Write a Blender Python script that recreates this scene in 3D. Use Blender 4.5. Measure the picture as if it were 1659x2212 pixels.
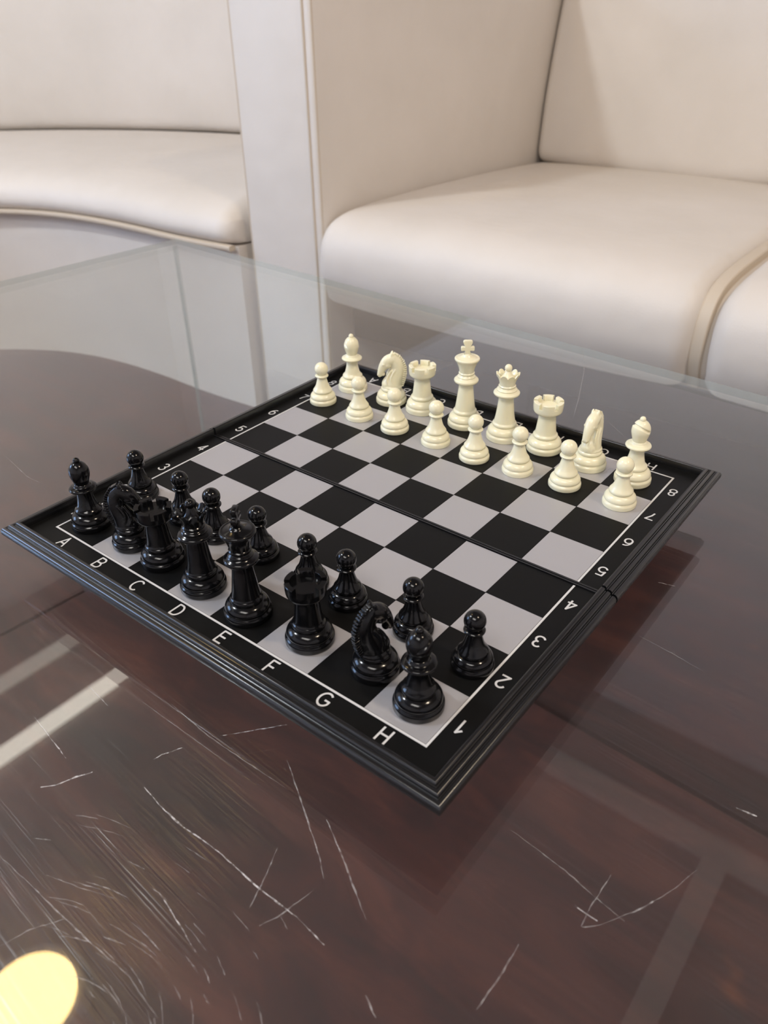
import bpy, bmesh, math, random
from mathutils import Matrix, Vector
import numpy as np

C = bpy.context.scene.collection
scn = bpy.context.scene
for o in list(bpy.data.objects):
    bpy.data.objects.remove(o)
rnd = random.Random(7)

# ------------------------------------------------------------------ camera
cam_d = bpy.data.cameras.new('camera')
cam = bpy.data.objects.new('camera', cam_d)
C.objects.link(cam)
_r, _u, _f = Vector((0.7863, 0.6177, -0.0142)), Vector((-0.3284, 0.4372, 0.8373)), Vector((-0.5233, 0.6537, -0.5466))
M = Matrix((_r, _u, -_f)).transposed().to_4x4()
M.translation = Vector((0.24044, -0.29277, 0.24063))
cam.matrix_world = M
cam_d.sensor_fit = 'HORIZONTAL'
cam_d.sensor_width = 36.0
cam_d.lens = 1700.6 / 1659 * 36.0
cam_d.clip_start = 0.01
cam_d.dof.use_dof = True
cam_d.dof.focus_distance = 0.42
cam_d.dof.aperture_fstop = 20
scn.camera = cam

# ------------------------------------------------------------------ world, exposure
w = bpy.data.worlds.new('world')
scn.world = w
w.use_nodes = True
w.node_tree.nodes['Background'].inputs['Color'].default_value = (1, 0.95, 0.9, 1)
w.node_tree.nodes['Background'].inputs['Strength'].default_value = 0.02
scn.view_settings.view_transform = 'Standard'
scn.view_settings.look = 'None'
scn.view_settings.gamma = 1
scn.view_settings.use_curve_mapping = False
scn.view_settings.exposure = 0.0

# ------------------------------------------------------------------ lights (two round ceiling lamps and an added fill)
def area(name, loc, size, power, col, rot=(0, 0, 0), size_y=None):
    d = bpy.data.lights.new(name, 'AREA')
    d.energy = power
    d.color = col
    d.size = size
    if size_y:
        d.shape = 'RECTANGLE'
        d.size_y = size_y
    o = bpy.data.objects.new(name, d)
    C.objects.link(o)
    o.location = loc
    o.rotation_euler = rot
    return o
ROUND_POWER = 35.0
WARM_POWER = 20.0
WIN_STRENGTH = 13.0
FILL_POWER = 32.0
FLOOR_Z = -0.475
CEIL_Z = 2.12
area('fill_light', (0.5, -1.55, CEIL_Z - 0.03), 1.3, FILL_POWER, (1.0, 0.96, 0.92), size_y=0.6)  # soft fill added overhead behind the camera
area('cool_round_light', (-1.6, -0.95, CEIL_Z - 0.075), 0.24, ROUND_POWER, (0.90, 0.95, 1.0)).data.shape = 'DISK'
area('warm_round_light', (1.25, 0.15, CEIL_Z - 0.075), 0.24, WARM_POWER, (1.0, 0.82, 0.62)).data.shape = 'DISK'

# ------------------------------------------------------------------ helpers
def tag(o, label=None, cat=None, group=None, kind=None):
    if label: o['label'] = label
    if cat: o['category'] = cat
    if group: o['group'] = group
    if kind: o['kind'] = kind
    return o

def empty(name, loc=(0, 0, 0), rz=0.0):
    o = bpy.data.objects.new(name, None)
    C.objects.link(o)
    o.location = loc
    o.rotation_euler = (0, 0, rz)
    o.empty_display_size = 0.01
    return o

def mesh(name, verts, faces, mat, parent=None, smooth=True, loc=None):
    me = bpy.data.meshes.new(name)
    me.from_pydata([tuple(map(float, v)) for v in verts], [], faces)
    me.materials.append(mat)
    bm = bmesh.new(); bm.from_mesh(me)
    bmesh.ops.recalc_face_normals(bm, faces=bm.faces)
    bm.to_mesh(me); bm.free()
    if smooth:
        me.shade_smooth()
        try: me.set_sharp_from_angle(angle=math.radians(38))
        except Exception: pass
    o = bpy.data.objects.new(name, me)
    C.objects.link(o)
    if parent: o.parent = parent
    if loc: o.location = loc
    return o

def box_vf(x0, x1, y0, y1, z0, z1):
    v = [(x, y, z) for z in (z0, z1) for y in (y0, y1) for x in (x0, x1)]
    f = [(0, 2, 3, 1), (4, 5, 7, 6), (0, 1, 5, 4), (2, 6, 7, 3), (0, 4, 6, 2), (1, 3, 7, 5)]
    return v, f

def bev_box(name, b, mat, parent=None, r=0.004, seg=3):
    v, f = box_vf(*b)
    me = bpy.data.meshes.new(name)
    bm = bmesh.new()
    vs = [bm.verts.new(p) for p in v]
    for q in f: bm.faces.new([vs[i] for i in q])
    bmesh.ops.recalc_face_normals(bm, faces=bm.faces)
    if r > 0:
        bmesh.ops.bevel(bm, geom=bm.edges[:], offset=r, segments=seg, profile=0.5, affect='EDGES')
    bm.to_mesh(me); bm.free()
    me.materials.append(mat)
    me.shade_smooth()
    try: me.set_sharp_from_angle(angle=math.radians(50))
    except Exception: pass
    o = bpy.data.objects.new(name, me)
    C.objects.link(o)
    if parent: o.parent = parent
    return o

def lathe_vf(prof, n=64, sc=0.001):
    """closed solid of revolution; prof = [(r, z)] in mm, caps added on the axis"""
    v, f = [], []
    m = len(prof)
    for r, z in prof:
        for k in range(n):
            a = 2 * math.pi * k / n
            v.append((r * sc * math.cos(a), r * sc * math.sin(a), z * sc))
    for i in range(m - 1):
        for k in range(n):
            k2 = (k + 1) % n
            f.append((i * n + k, i * n + k2, (i + 1) * n + k2, (i + 1) * n + k))
    f.append(tuple(reversed(range(n))))
    f.append(tuple((m - 1) * n + k for k in range(n)))
    return v, f

def dens(prof, step=0.35):
    """Catmull-Rom through the profile, corners kept by doubled points"""
    P = [prof[0]] + list(prof) + [prof[-1]]
    out = []
    for i in range(1, len(P) - 2):
        p0, p1, p2, p3 = P[i - 1], P[i], P[i + 1], P[i + 2]
        L = math.dist(p1, p2)
        if L < 1e-6: continue
        n = max(1, int(L / step))
        for k in range(n):
            t = k / n
            q = []
            for a in (0, 1):
                q.append(0.5 * (2 * p1[a] + (p2[a] - p0[a]) * t + (2 * p0[a] - 5 * p1[a] + 4 * p2[a] - p3[a]) * t * t + (3 * p1[a] - p0[a] - 3 * p2[a] + p3[a]) * t ** 3))
            out.append((max(q[0], 0.02), q[1]))
    out.append(prof[-1])
    return out

def ball(cz, r, z0=None, n=14):
    """profile of a sphere from height z0 up to the pole"""
    a0 = -math.pi / 2 + 0.02 if z0 is None else math.asin(max(-1, min(1, (z0 - cz) / r)))
    return [(max(r * math.cos(a0 + (math.pi / 2 - 0.02 - a0) * k / n), 0.02), cz + r * math.sin(a0 + (math.pi / 2 - 0.02 - a0) * k / n)) for k in range(n + 1)]

# ------------------------------------------------------------------ materials
def new_mat(name):
    m = bpy.data.materials.new(name)
    m.use_nodes = True
    nt = m.node_tree
    b = nt.nodes.get('Principled BSDF')
    return m, nt, b

def nd(nt, t, **kw):
    n = nt.nodes.new(t)
    for k, v in kw.items():
        if k.startswith('_'): setattr(n, k[1:], v)
        else: n.inputs[k].default_value = v
    return n

def simple(name, col, rough=0.5, spec=0.5, coat=0.0, noise=0.0, nscale=60, bump=0.0, bscale=300, rvar=0.0, sss=0.0, metal=0.0):
    m, nt, b = new_mat(name)
    b.inputs['Base Color'].default_value = (*col, 1)
    b.inputs['Roughness'].default_value = rough
    b.inputs['Specular IOR Level'].default_value = spec
    b.inputs['Coat Weight'].default_value = coat
    b.inputs['Metallic'].default_value = metal
    if sss:
        b.inputs['Subsurface Weight'].default_value = sss
        b.inputs['Subsurface Radius'].default_value = (0.004, 0.003, 0.0015)
        b.inputs['Subsurface Scale'].default_value = 1.0
    tc = nd(nt, 'ShaderNodeTexCoord')
    if noise or rvar:
        n = nd(nt, 'ShaderNodeTexNoise', Scale=nscale, Detail=5.0)
        nt.links.new(tc.outputs['Object'], n.inputs['Vector'])
        if noise:
            r = nd(nt, 'ShaderNodeMixRGB')
            r.inputs[1].default_value = (*[c * (1 - noise) for c in col], 1)
            r.inputs[2].default_value = (*[min(1, c * (1 + noise)) for c in col], 1)
            nt.links.new(n.outputs['Fac'], r.inputs[0])
            nt.links.new(r.outputs[0], b.inputs['Base Color'])
        if rvar:
            mr = nd(nt, 'ShaderNodeMapRange')
            mr.inputs['To Min'].default_value = rough - rvar
            mr.inputs['To Max'].default_value = rough + rvar
            nt.links.new(n.outputs['Fac'], mr.inputs['Value'])
            nt.links.new(mr.outputs[0], b.inputs['Roughness'])
    if bump:
        n2 = nd(nt, 'ShaderNodeTexNoise', Scale=bscale, Detail=3.0)
        nt.links.new(tc.outputs['Object'], n2.inputs['Vector'])
        bp = nd(nt, 'ShaderNodeBump', Strength=bump, Distance=0.001)
        nt.links.new(n2.outputs['Fac'], bp.inputs['Height'])
        nt.links.new(bp.outputs[0], b.inputs['Normal'])
    return m

M_black = simple('black_plastic', (0.003, 0.003, 0.0035), 0.15, 0.30, noise=0.25, nscale=200, rvar=0.05, bump=0.05, bscale=260)
M_cream = simple('cream_plastic', (0.78, 0.73, 0.52), 0.24, 0.5, sss=0.18, bump=0.03, bscale=240)
M_rim = simple('black_rim_plastic', (0.006, 0.006, 0.0065), 0.24, 0.6)
M_dark = simple('black_print', (0.0045, 0.0045, 0.0045), 0.42, 0.14, noise=0.2, nscale=400, bump=0.03, bscale=2500)
M_silver = simple('silver_print', (0.50, 0.49, 0.505), 0.42, 0.5, metal=0.55, noise=0.02, nscale=30, bump=0.03, bscale=2500)
M_white = simple('white_print', (0.56, 0.55, 0.54), 0.4, 0.4)
M_ceil = simple('ceiling_paint', (0.42, 0.385, 0.36), 0.8, 0.2, noise=0.02, nscale=3)
M_trim = simple('ceiling_trim_paint', (0.86, 0.82, 0.74), 0.6, 0.3)
M_wall = simple('wall_paint', (0.93, 0.89, 0.88), 0.7, 0.3, noise=0.02, nscale=4)
M_leg = simple('dark_wood_leg', (0.03, 0.016, 0.012), 0.4)
M_under = simple('sofa_underside_cloth', (0.02, 0.018, 0.017), 0.9, 0.1)
M_frame = simple('window_frame_paint', (0.7, 0.7, 0.7), 0.5)

def leather():
    m, nt, b = new_mat('cream_leather')
    tc = nd(nt, 'ShaderNodeTexCoord')
    n = nd(nt, 'ShaderNodeTexNoise', Scale=3.5, Detail=4.0, Roughness=0.6)
    nt.links.new(tc.outputs['Object'], n.inputs['Vector'])
    cr = nd(nt, 'ShaderNodeValToRGB')
    cr.color_ramp.elements[0].position = 0.3; cr.color_ramp.elements[0].color = (0.68, 0.625, 0.56, 1)
    cr.color_ramp.elements[1].position = 0.7; cr.color_ramp.elements[1].color = (0.75, 0.69, 0.625, 1)
    nt.links.new(n.outputs['Fac'], cr.inputs[0])
    nt.links.new(cr.outputs[0], b.inputs['Base Color'])
    b.inputs['Roughness'].default_value = 0.48
    b.inputs['Specular IOR Level'].default_value = 0.4
    v = nd(nt, 'ShaderNodeTexVoronoi', Scale=420.0)
    v.feature = 'DISTANCE_TO_EDGE'
    n3 = nd(nt, 'ShaderNodeTexNoise', Scale=9.0, Detail=3.0)
    nt.links.new(tc.outputs['Object'], v.inputs['Vector'])
    nt.links.new(tc.outputs['Object'], n3.inputs['Vector'])
    bp = nd(nt, 'ShaderNodeBump', Strength=0.22, Distance=0.0012)
    nt.links.new(v.outputs['Distance'], bp.inputs['Height'])
    bp2 = nd(nt, 'ShaderNodeBump', Strength=0.35, Distance=0.012)
    nt.links.new(n3.outputs['Fac'], bp2.inputs['Height'])
    nt.links.new(bp.outputs[0], bp2.inputs['Normal'])
    nt.links.new(bp2.outputs[0], b.inputs['Normal'])
    return m
M_leather = leather()
M_piping = simple('leather_piping', (0.60, 0.51, 0.40), 0.5, 0.4)

def floor_mat():
    m, nt, b = new_mat('dark_red_brown_floor')
    tc = nd(nt, 'ShaderNodeTexCoord')
    mp = nd(nt, 'ShaderNodeMapping')
    mp.inputs['Scale'].default_value = (1.0, 4.0, 1.0)
    mp.inputs['Rotation'].default_value = (0, 0, 0.25)
    nt.links.new(tc.outputs['Object'], mp.inputs['Vector'])
    n = nd(nt, 'ShaderNodeTexNoise', Scale=4.0, Detail=8.0, Roughness=0.65, Distortion=0.8)
    nt.links.new(mp.outputs[0], n.inputs['Vector'])
    cr = nd(nt, 'ShaderNodeValToRGB')
    e = cr.color_ramp.elements
    e[0].position = 0.30; e[0].color = (0.020, 0.0075, 0.0075, 1)
    e[1].position = 0.72; e[1].color = (0.095, 0.027, 0.018, 1)
    x = e.new(0.5); x.color = (0.046, 0.0125, 0.0105, 1)
    nt.links.new(n.outputs['Fac'], cr.inputs[0])
    n2 = nd(nt, 'ShaderNodeTexNoise', Scale=9.0, Detail=3.0)
    nt.links.new(tc.outputs['Object'], n2.inputs['Vector'])
    c2 = nd(nt, 'ShaderNodeValToRGB')
    c2.color_ramp.elements[0].position = 0.70; c2.color_ramp.elements[0].color = (0, 0, 0, 1)
    c2.color_ramp.elements[1].position = 0.78; c2.color_ramp.elements[1].color = (1, 1, 1, 1)
    nt.links.new(n2.outputs['Fac'], c2.inputs[0])
    mx = nd(nt, 'ShaderNodeMixRGB')
    mx.inputs[2].default_value = (0.20, 0.06, 0.02, 1)
    mm = nd(nt, 'ShaderNodeMath', _operation='MULTIPLY'); mm.inputs[1].default_value = 0.8
    nt.links.new(c2.outputs[0], mm.inputs[0])
    nt.links.new(mm.outputs[0], mx.inputs[0])
    nt.links.new(cr.outputs[0], mx.inputs[1])
    nt.links.new(mx.outputs[0], b.inputs['Base Color'])
    b.inputs['Roughness'].default_value = 0.42
    return m
M_floor = floor_mat()

def glass_mat(name, tint, haze, scratch=True, edge=False):
    """thin clear sheet: Schlick reflection on each face, straight-through transmission, a little dust and wear"""
    m, nt, b = new_mat(name)
    nt.nodes.remove(b)
    out = nt.nodes['Material Output']
    lw = nd(nt, 'ShaderNodeLayerWeight', Blend=0.5)   # Facing = 1-|cos| at blend .5
    pw = nd(nt, 'ShaderNodeMath', _operation='POWER'); pw.inputs[1].default_value = 4.7
    nt.links.new(lw.outputs['Facing'], pw.inputs[0])
    ma = nd(nt, 'ShaderNodeMath', _operation='MULTIPLY_ADD'); ma.inputs[1].default_value = 0.95; ma.inputs[2].default_value = 0.045
    nt.links.new(pw.outputs[0], ma.inputs[0])
    tr = nd(nt, 'ShaderNodeBsdfTransparent', Color=(*tint, 1))
    gl = nd(nt, 'ShaderNodeBsdfGlossy', Color=(1, 1, 1, 1), Roughness=0.0)
    mix = nd(nt, 'ShaderNodeMixShader')
    nt.links.new(ma.outputs[0], mix.inputs[0]); nt.links.new(tr.outputs[0], mix.inputs[1]); nt.links.new(gl.outputs[0], mix.inputs[2])
    # wear layer
    df = nd(nt, 'ShaderNodeBsdfDiffuse', Color=(0.62, 0.58, 0.56, 1))
    g2 = nd(nt, 'ShaderNodeBsdfGlossy', Color=(1, 0.97, 0.92, 1), Roughness=0.22)
    wm = nd(nt, 'ShaderNodeMixShader', Fac=0.86)
    nt.links.new(df.outputs[0], wm.inputs[1]); nt.links.new(g2.outputs[0], wm.inputs[2])
    fin = nd(nt, 'ShaderNodeMixShader', Fac=haze)
    nt.links.new(mix.outputs[0], fin.inputs[1]); nt.links.new(wm.outputs[0], fin.inputs[2])
    if scratch:
        tc = nd(nt, 'ShaderNodeTexCoord')
        last = None; hs = []
        for (sx, sy, rz, sc, lo, hi, amt) in ((1, 60, 0.5, 9.0, 0.58, 0.78, 0.010), (1, 80, -0.75, 11.0, 0.58, 0.78, 0.010), (1, 60, 1.9, 10.0, 0.58, 0.78, 0.009), (1, 70, 2.6, 10.0, 0.58, 0.78, 0.009), (1, 1, 0, 6.0, 0.45, 0.8, 0.008)):
            mp = nd(nt, 'ShaderNodeMapping')
            mp.inputs['Scale'].default_value = (sx, sy, 1)
            mp.inputs['Rotation'].default_value = (0, 0, rz)
            # bend the scratches a little
            nt.links.new(tc.outputs['Object'], mp.inputs['Vector'])
            ns = nd(nt, 'ShaderNodeTexNoise', Scale=sc, Detail=2.0, Distortion=0.15)
            nt.links.new(mp.outputs[0], ns.inputs['Vector'])
            mr = nd(nt, 'ShaderNodeMapRange')
            mr.inputs['From Min'].default_value = lo; mr.inputs['From Max'].default_value = hi
            mr.inputs['To Min'].default_value = 0; mr.inputs['To Max'].default_value = amt
            nt.links.new(ns.outputs['Fac'], mr.inputs['Value'])
            if sy > 1: hs.append(ns.outputs['Fac'])
            if last is None: last = mr.outputs[0]
            else:
                ad = nd(nt, 'ShaderNodeMath', _operation='ADD')
                nt.links.new(last, ad.inputs[0]); nt.links.new(mr.outputs[0], ad.inputs[1]); last = ad.outputs[0]
        ad = nd(nt, 'ShaderNodeMath', _operation='ADD'); ad.inputs[1].default_value = haze
        nt.links.new(last, ad.inputs[0])
        a1 = nd(nt, 'ShaderNodeMath', _operation='ADD'); nt.links.new(hs[0], a1.inputs[0]); nt.links.new(hs[1], a1.inputs[1])
        a2 = nd(nt, 'ShaderNodeMath', _operation='ADD'); nt.links.new(a1.outputs[0], a2.inputs[0]); nt.links.new(hs[2], a2.inputs[1])
        a3 = nd(nt, 'ShaderNodeMath', _operation='ADD'); nt.links.new(a2.outputs[0], a3.inputs[0]); nt.links.new(hs[3], a3.inputs[1])
        bb = nd(nt, 'ShaderNodeBump', Strength=1.0, Distance=0.00018); nt.links.new(a3.outputs[0], bb.inputs['Height'])
        nt.links.new(bb.outputs[0], g2.inputs['Normal'])
        co = nd(nt, 'ShaderNodeMath', _operation='SUBTRACT'); co.inputs[0].default_value = 1.0
        nt.links.new(lw.outputs['Facing'], co.inputs[1])
        mxx = nd(nt, 'ShaderNodeMath', _operation='MAXIMUM'); mxx.inputs[1].default_value = 0.15
        nt.links.new(co.outputs[0], mxx.inputs[0])
        dv = nd(nt, 'ShaderNodeMath', _operation='DIVIDE')
        nt.links.new(ad.outputs[0], dv.inputs[0]); nt.links.new(mxx.outputs[0], dv.inputs[1])
        nt.links.new(dv.outputs[0], fin.inputs[0])
    nt.links.new(fin.outputs[0], out.inputs['Surface'])
    return m
M_glass = glass_mat('clear_table_glass', (0.97, 0.985, 0.98), 0.011)
M_glass_side = glass_mat('clear_side_glass', (0.96, 0.98, 0.97), 0.01, scratch=False)
M_glass_edge = glass_mat('glass_cut_edge', (0.76, 0.80, 0.78), 0.06, scratch=False)
_m, _nt, _b = new_mat('green_grey_cut_glass_edge')
_nt.nodes.remove(_b)
_t = nd(_nt, 'ShaderNodeBsdfTransparent', Color=(0.80, 0.85, 0.83, 1)); _d = nd(_nt, 'ShaderNodeBsdfDiffuse', Color=(0.34, 0.40, 0.38, 1)); _x = nd(_nt, 'ShaderNodeMixShader', Fac=0.30)
_nt.links.new(_t.outputs[0], _x.inputs[1]); _nt.links.new(_d.outputs[0], _x.inputs[2]); _nt.links.new(_x.outputs[0], _nt.nodes['Material Output'].inputs['Surface'])
M_glass_edge = _m
def scratch_mat(name, a):
    m, nt, b = new_mat(name)
    nt.nodes.remove(b)
    out = nt.nodes['Material Output']
    tr = nd(nt, 'ShaderNodeBsdfTransparent')
    df = nd(nt, 'ShaderNodeBsdfDiffuse', Color=(0.72, 0.70, 0.70, 1))
    tc = nd(nt, 'ShaderNodeTexCoord')
    ns = nd(nt, 'ShaderNodeTexNoise', Scale=420.0, Detail=3.0)
    nt.links.new(tc.outputs['Object'], ns.inputs['Vector'])
    mr = nd(nt, 'ShaderNodeMapRange')
    mr.inputs['From Min'].default_value = 0.35; mr.inputs['From Max'].default_value = 0.65
    mr.inputs['To Min'].default_value = 0.05; mr.inputs['To Max'].default_value = a
    nt.links.new(ns.outputs['Fac'], mr.inputs['Value'])
    mx = nd(nt, 'ShaderNodeMixShader')
    nt.links.new(mr.outputs[0], mx.inputs[0]); nt.links.new(tr.outputs[0], mx.inputs[1]); nt.links.new(df.outputs[0], mx.inputs[2])
    nt.links.new(mx.outputs[0], out.inputs['Surface'])
    return m
M_scr_hi = scratch_mat('scratch_mark', 0.75)
M_scr_lo = scratch_mat('faint_scratch_mark', 0.34)

def emit(name, col, s):
    m, nt, b = new_mat(name)
    nt.nodes.remove(b)
    e = nd(nt, 'ShaderNodeEmission', Color=(*col, 1), Strength=s)
    nt.links.new(e.outputs[0], nt.nodes['Material Output'].inputs['Surface'])
    return m
M_lamp = emit('lamp_diffuser_glow', (1.0, 0.68, 0.27), 21.0)
M_lamp_cool = emit('cool_lamp_glow', (0.90, 0.95, 1.0), 15.0)
M_lamp_warm = emit('warm_lamp_glow', (1.0, 0.82, 0.62), 15.0)
M_fill = emit('fill_glow', (1.0, 0.93, 0.85), 3.0)  # glowing face of the added fill
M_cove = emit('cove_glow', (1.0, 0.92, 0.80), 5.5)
M_trim_glow = emit('added_trim_glow', (1.0, 0.92, 0.80), 1.6)  # brightness put into the second moulding
M_sky = emit('daylight_pane', (0.42, 0.62, 1.0), WIN_STRENGTH)

# ------------------------------------------------------------------ room shell
X0, X1, Y0, Y1 = -3.0, 2.6, -3.2, 2.05
def wall(name, b, mat):
    v, f = box_vf(*b)
    o = mesh(name, v, f, mat, smooth=False)
    o['kind'] = 'structure'
    return o
wall('floor', (X0, X1, Y0, Y1, FLOOR_Z - 0.05, FLOOR_Z), M_floor)
wall('ceiling', (X0, X1, Y0, Y1, CEIL_Z, CEIL_Z + 0.1), M_ceil)
wall('wall_back', (X0, X1, Y1, Y1 + 0.1, FLOOR_Z, CEIL_Z), M_wall)
wall('wall_front', (X0, X1, Y0 - 0.1, Y0, FLOOR_Z, CEIL_Z), M_wall)
wall('wall_right', (X1, X1 + 0.1, Y0, Y1, FLOOR_Z, CEIL_Z), M_wall)
# left wall with a window opening
WY0, WY1, WZ0, WZ1 = -2.35, -0.95, 0.55, 1.75
vs, fs = [], []
for b in ((X0 - 0.1, X0, Y0, WY0, FLOOR_Z, CEIL_Z), (X0 - 0.1, X0, WY1, Y1, FLOOR_Z, CEIL_Z), (X0 - 0.1, X0, WY0, WY1, FLOOR_Z, WZ0), (X0 - 0.1, X0, WY0, WY1, WZ1, CEIL_Z)):
    v, f = box_vf(*b); n0 = len(vs); vs += v; fs += [tuple(i + n0 for i in q) for q in f]
wl = mesh('wall_left', vs, fs, M_wall, smooth=False); wl['kind'] = 'structure'
win = empty('window_1', (X0, (WY0 + WY1) / 2, WZ0)); win['kind'] = 'structure'
def in_parent(o, p):
    o.parent = p
    o.matrix_parent_inverse = Matrix.Translation(p.location).inverted() if p.rotation_euler.z == 0 else (Matrix.Translation(p.location) @ Matrix.Rotation(p.rotation_euler.z, 4, 'Z')).inverted()
    return o
in_parent(mesh('window_pane', *box_vf(X0 - 0.07, X0 - 0.06, WY0, WY1, WZ0, WZ1), M_sky, smooth=False), win)
vs, fs = [], []
for b in ((X0 - 0.05, X0 + 0.01, WY0, WY0 + 0.05, WZ0, WZ1), (X0 - 0.05, X0 + 0.01, WY1 - 0.05, WY1, WZ0, WZ1), (X0 - 0.05, X0 + 0.01, WY0 + 0.05, WY1 - 0.05, WZ0, WZ0 + 0.05), (X0 - 0.05, X0 + 0.01, WY0 + 0.05, WY1 - 0.05, WZ1 - 0.05, WZ1), (X0 - 0.05, X0, (WY0 + WY1) / 2 - 0.02, (WY0 + WY1) / 2 + 0.02, WZ0 + 0.05, WZ1 - 0.05)):
    v, f = box_vf(*b); n0 = len(vs); vs += v; fs += [tuple(i + n0 for i in q) for q in f]
in_parent(mesh('window_frame', vs, fs, M_frame, smooth=False), win)
# ceiling mouldings that mirror in the table glass
def trim(n, b, mat=None):
    o = mesh('trim_%d' % n, *box_vf(*b), mat or M_trim, smooth=False)
    o['kind'] = 'structure'
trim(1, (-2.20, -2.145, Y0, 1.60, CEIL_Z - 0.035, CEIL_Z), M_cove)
trim(2, (-2.56, -2.50, Y0, 1.60, CEIL_Z - 0.03, CEIL_Z), M_trim_glow)  # plain moulding given a glow so its strip mirrors in the glass
trim(3, (-2.145, X1, 1.57, 1.66, CEIL_Z - 0.035, CEIL_Z))
trim(4, (0.08, 0.16, Y0, 1.57, CEIL_Z - 0.03, CEIL_Z))

# ceiling fittings, and an added fill panel
def round_lamp(loc, label, glow=None):
    lt = empty('ceiling_light', loc)
    tag(lt, label, 'ceiling light')
    v, f = lathe_vf(dens([(168, 0), (168, -6), (162, -22), (150, -30)], 4), 64)
    mesh('lamp_body', v, f, M_frame, lt)
    v, f = lathe_vf(dens([(130, -31), (127, -42), (110, -54), (66, -61), (30, -63.4), (4, -64)], 5), 64)
    mesh('diffuser', v, f, glow or M_lamp, lt)
round_lamp((-1.28, -0.055, CEIL_Z), 'round ceiling lamp, mirrored as a bright yellow disc in the glass table')
round_lamp((-1.6, -0.95, CEIL_Z), 'round cool white ceiling lamp nearest the window', M_lamp_cool)
round_lamp((1.25, 0.15, CEIL_Z), 'round warm ceiling lamp on the side away from the window', M_lamp_warm)
pn = empty('added_fill_light', (0.5, -1.55, CEIL_Z))  # unseen fill, added to light the room from behind the camera
tag(pn, 'rectangular fill light added on the ceiling, out of view', 'ceiling light')
mesh('lamp_body', *box_vf(-0.7, 0.7, -0.34, 0.34, -0.015, 0), M_frame, pn, smooth=False)
mesh('diffuser', *box_vf(-0.66, 0.66, -0.30, 0.30, -0.022, -0.015), M_fill, pn, smooth=False)

# ------------------------------------------------------------------ sofas
def unit_normals(P):
    n = len(P); out = []
    for i in range(n):
        a = P[(i - 1) % n]; b = P[(i + 1) % n]
        dx, dy = b[0] - a[0], b[1] - a[1]
        L = math.hypot(dx, dy) or 1
        out.append((-dy / L, dx / L))
    return out

def smooth_loop(P, it=2):
    for _ in range(it):
        Q = []
        n = len(P)
        for i in range(n):
            a, b = P[i], P[(i + 1) % n]
            Q.append((a[0] * .75 + b[0] * .25, a[1] * .75 + b[1] * .25))
            Q.append((a[0] * .25 + b[0] * .75, a[1] * .25 + b[1] * .75))
        P = Q
    return P

def pillow(name, prof, xs, r, mat, parent, crown=0.0):
    """closed profile loop (y,z) swept along x with rounded ends"""
    P = smooth_loop(prof, 2)
    area2 = sum(P[i][0] * P[(i + 1) % len(P)][1] - P[(i + 1) % len(P)][0] * P[i][1] for i in range(len(P)))
    N = unit_normals(P)
    s = 1 if area2 > 0 else -1          # inward normals for ccw
    x0, x1 = xs
    st = []
    for k in range(8):
        a = math.pi / 2 * k / 8
        st.append((x0 + r * (1 - math.sin(a) if False else 1 - math.cos(a)) if False else x0 + r * (1 - math.cos(math.pi / 2 * k / 8)), 0))
    xl = [x0 + r * (1 - math.cos(math.pi / 2 * k / 8)) for k in range(8)]
    mid = [x0 + r + (x1 - x0 - 2 * r) * k / 14 for k in range(15)]
    xr = [x1 - r * (1 - math.cos(math.pi / 2 * k / 8)) for k in range(7, -1, -1)]
    X = xl + mid + xr
    v, f = [], []
    m = len(P)
    for x in X:
        e = min(x - x0, x1 - x)
        q = min(e / r, 1.0)
        off = r * (1 - math.sqrt(max(0, 1 - (1 - q) ** 2)))
        u = (x - x0) / (x1 - x0)
        cr = crown * (math.sin(math.pi * u) ** 0.7)
        for (y, z), (ny, nz) in zip(P, N):
            v.append((x, y + s * ny * off - s * ny * cr, z + s * nz * off - s * nz * cr))
    for i in range(len(X) - 1):
        for k in range(m):
            k2 = (k + 1) % m
            f.append((i * m + k, i * m + k2, (i + 1) * m + k2, (i + 1) * m + k))
    f.append(tuple(range(m)))
    f.append(tuple((len(X) - 1) * m + k for k in reversed(range(m))))
    return mesh(name, v, f, mat, parent)

def tube(name, pts, r, mat, parent, n=8):
    v, f = [], []
    P = [Vector(p) for p in pts]
    for i, p in enumerate(P):
        t = (P[min(i + 1, len(P) - 1)] - P[max(i - 1, 0)]).normalized()
        up = Vector((0, 0, 1)) if abs(t.z) < 0.9 else Vector((0, 1, 0))
        a = t.cross(up).normalized(); b = t.cross(a).normalized()
        for k in range(n):
            c = 2 * math.pi * k / n
            v.append(p + a * r * math.cos(c) + b * r * math.sin(c))
    for i in range(len(P) - 1):
        for k in range(n):
            k2 = (k + 1) % n
            f.append((i * n + k, i * n + k2, (i + 1) * n + k2, (i + 1) * n + k))
    f.append(tuple(range(n))); f.append(tuple((len(P) - 1) * n + k for k in reversed(range(n))))
    return mesh(name, v, f, mat, parent)

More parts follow.
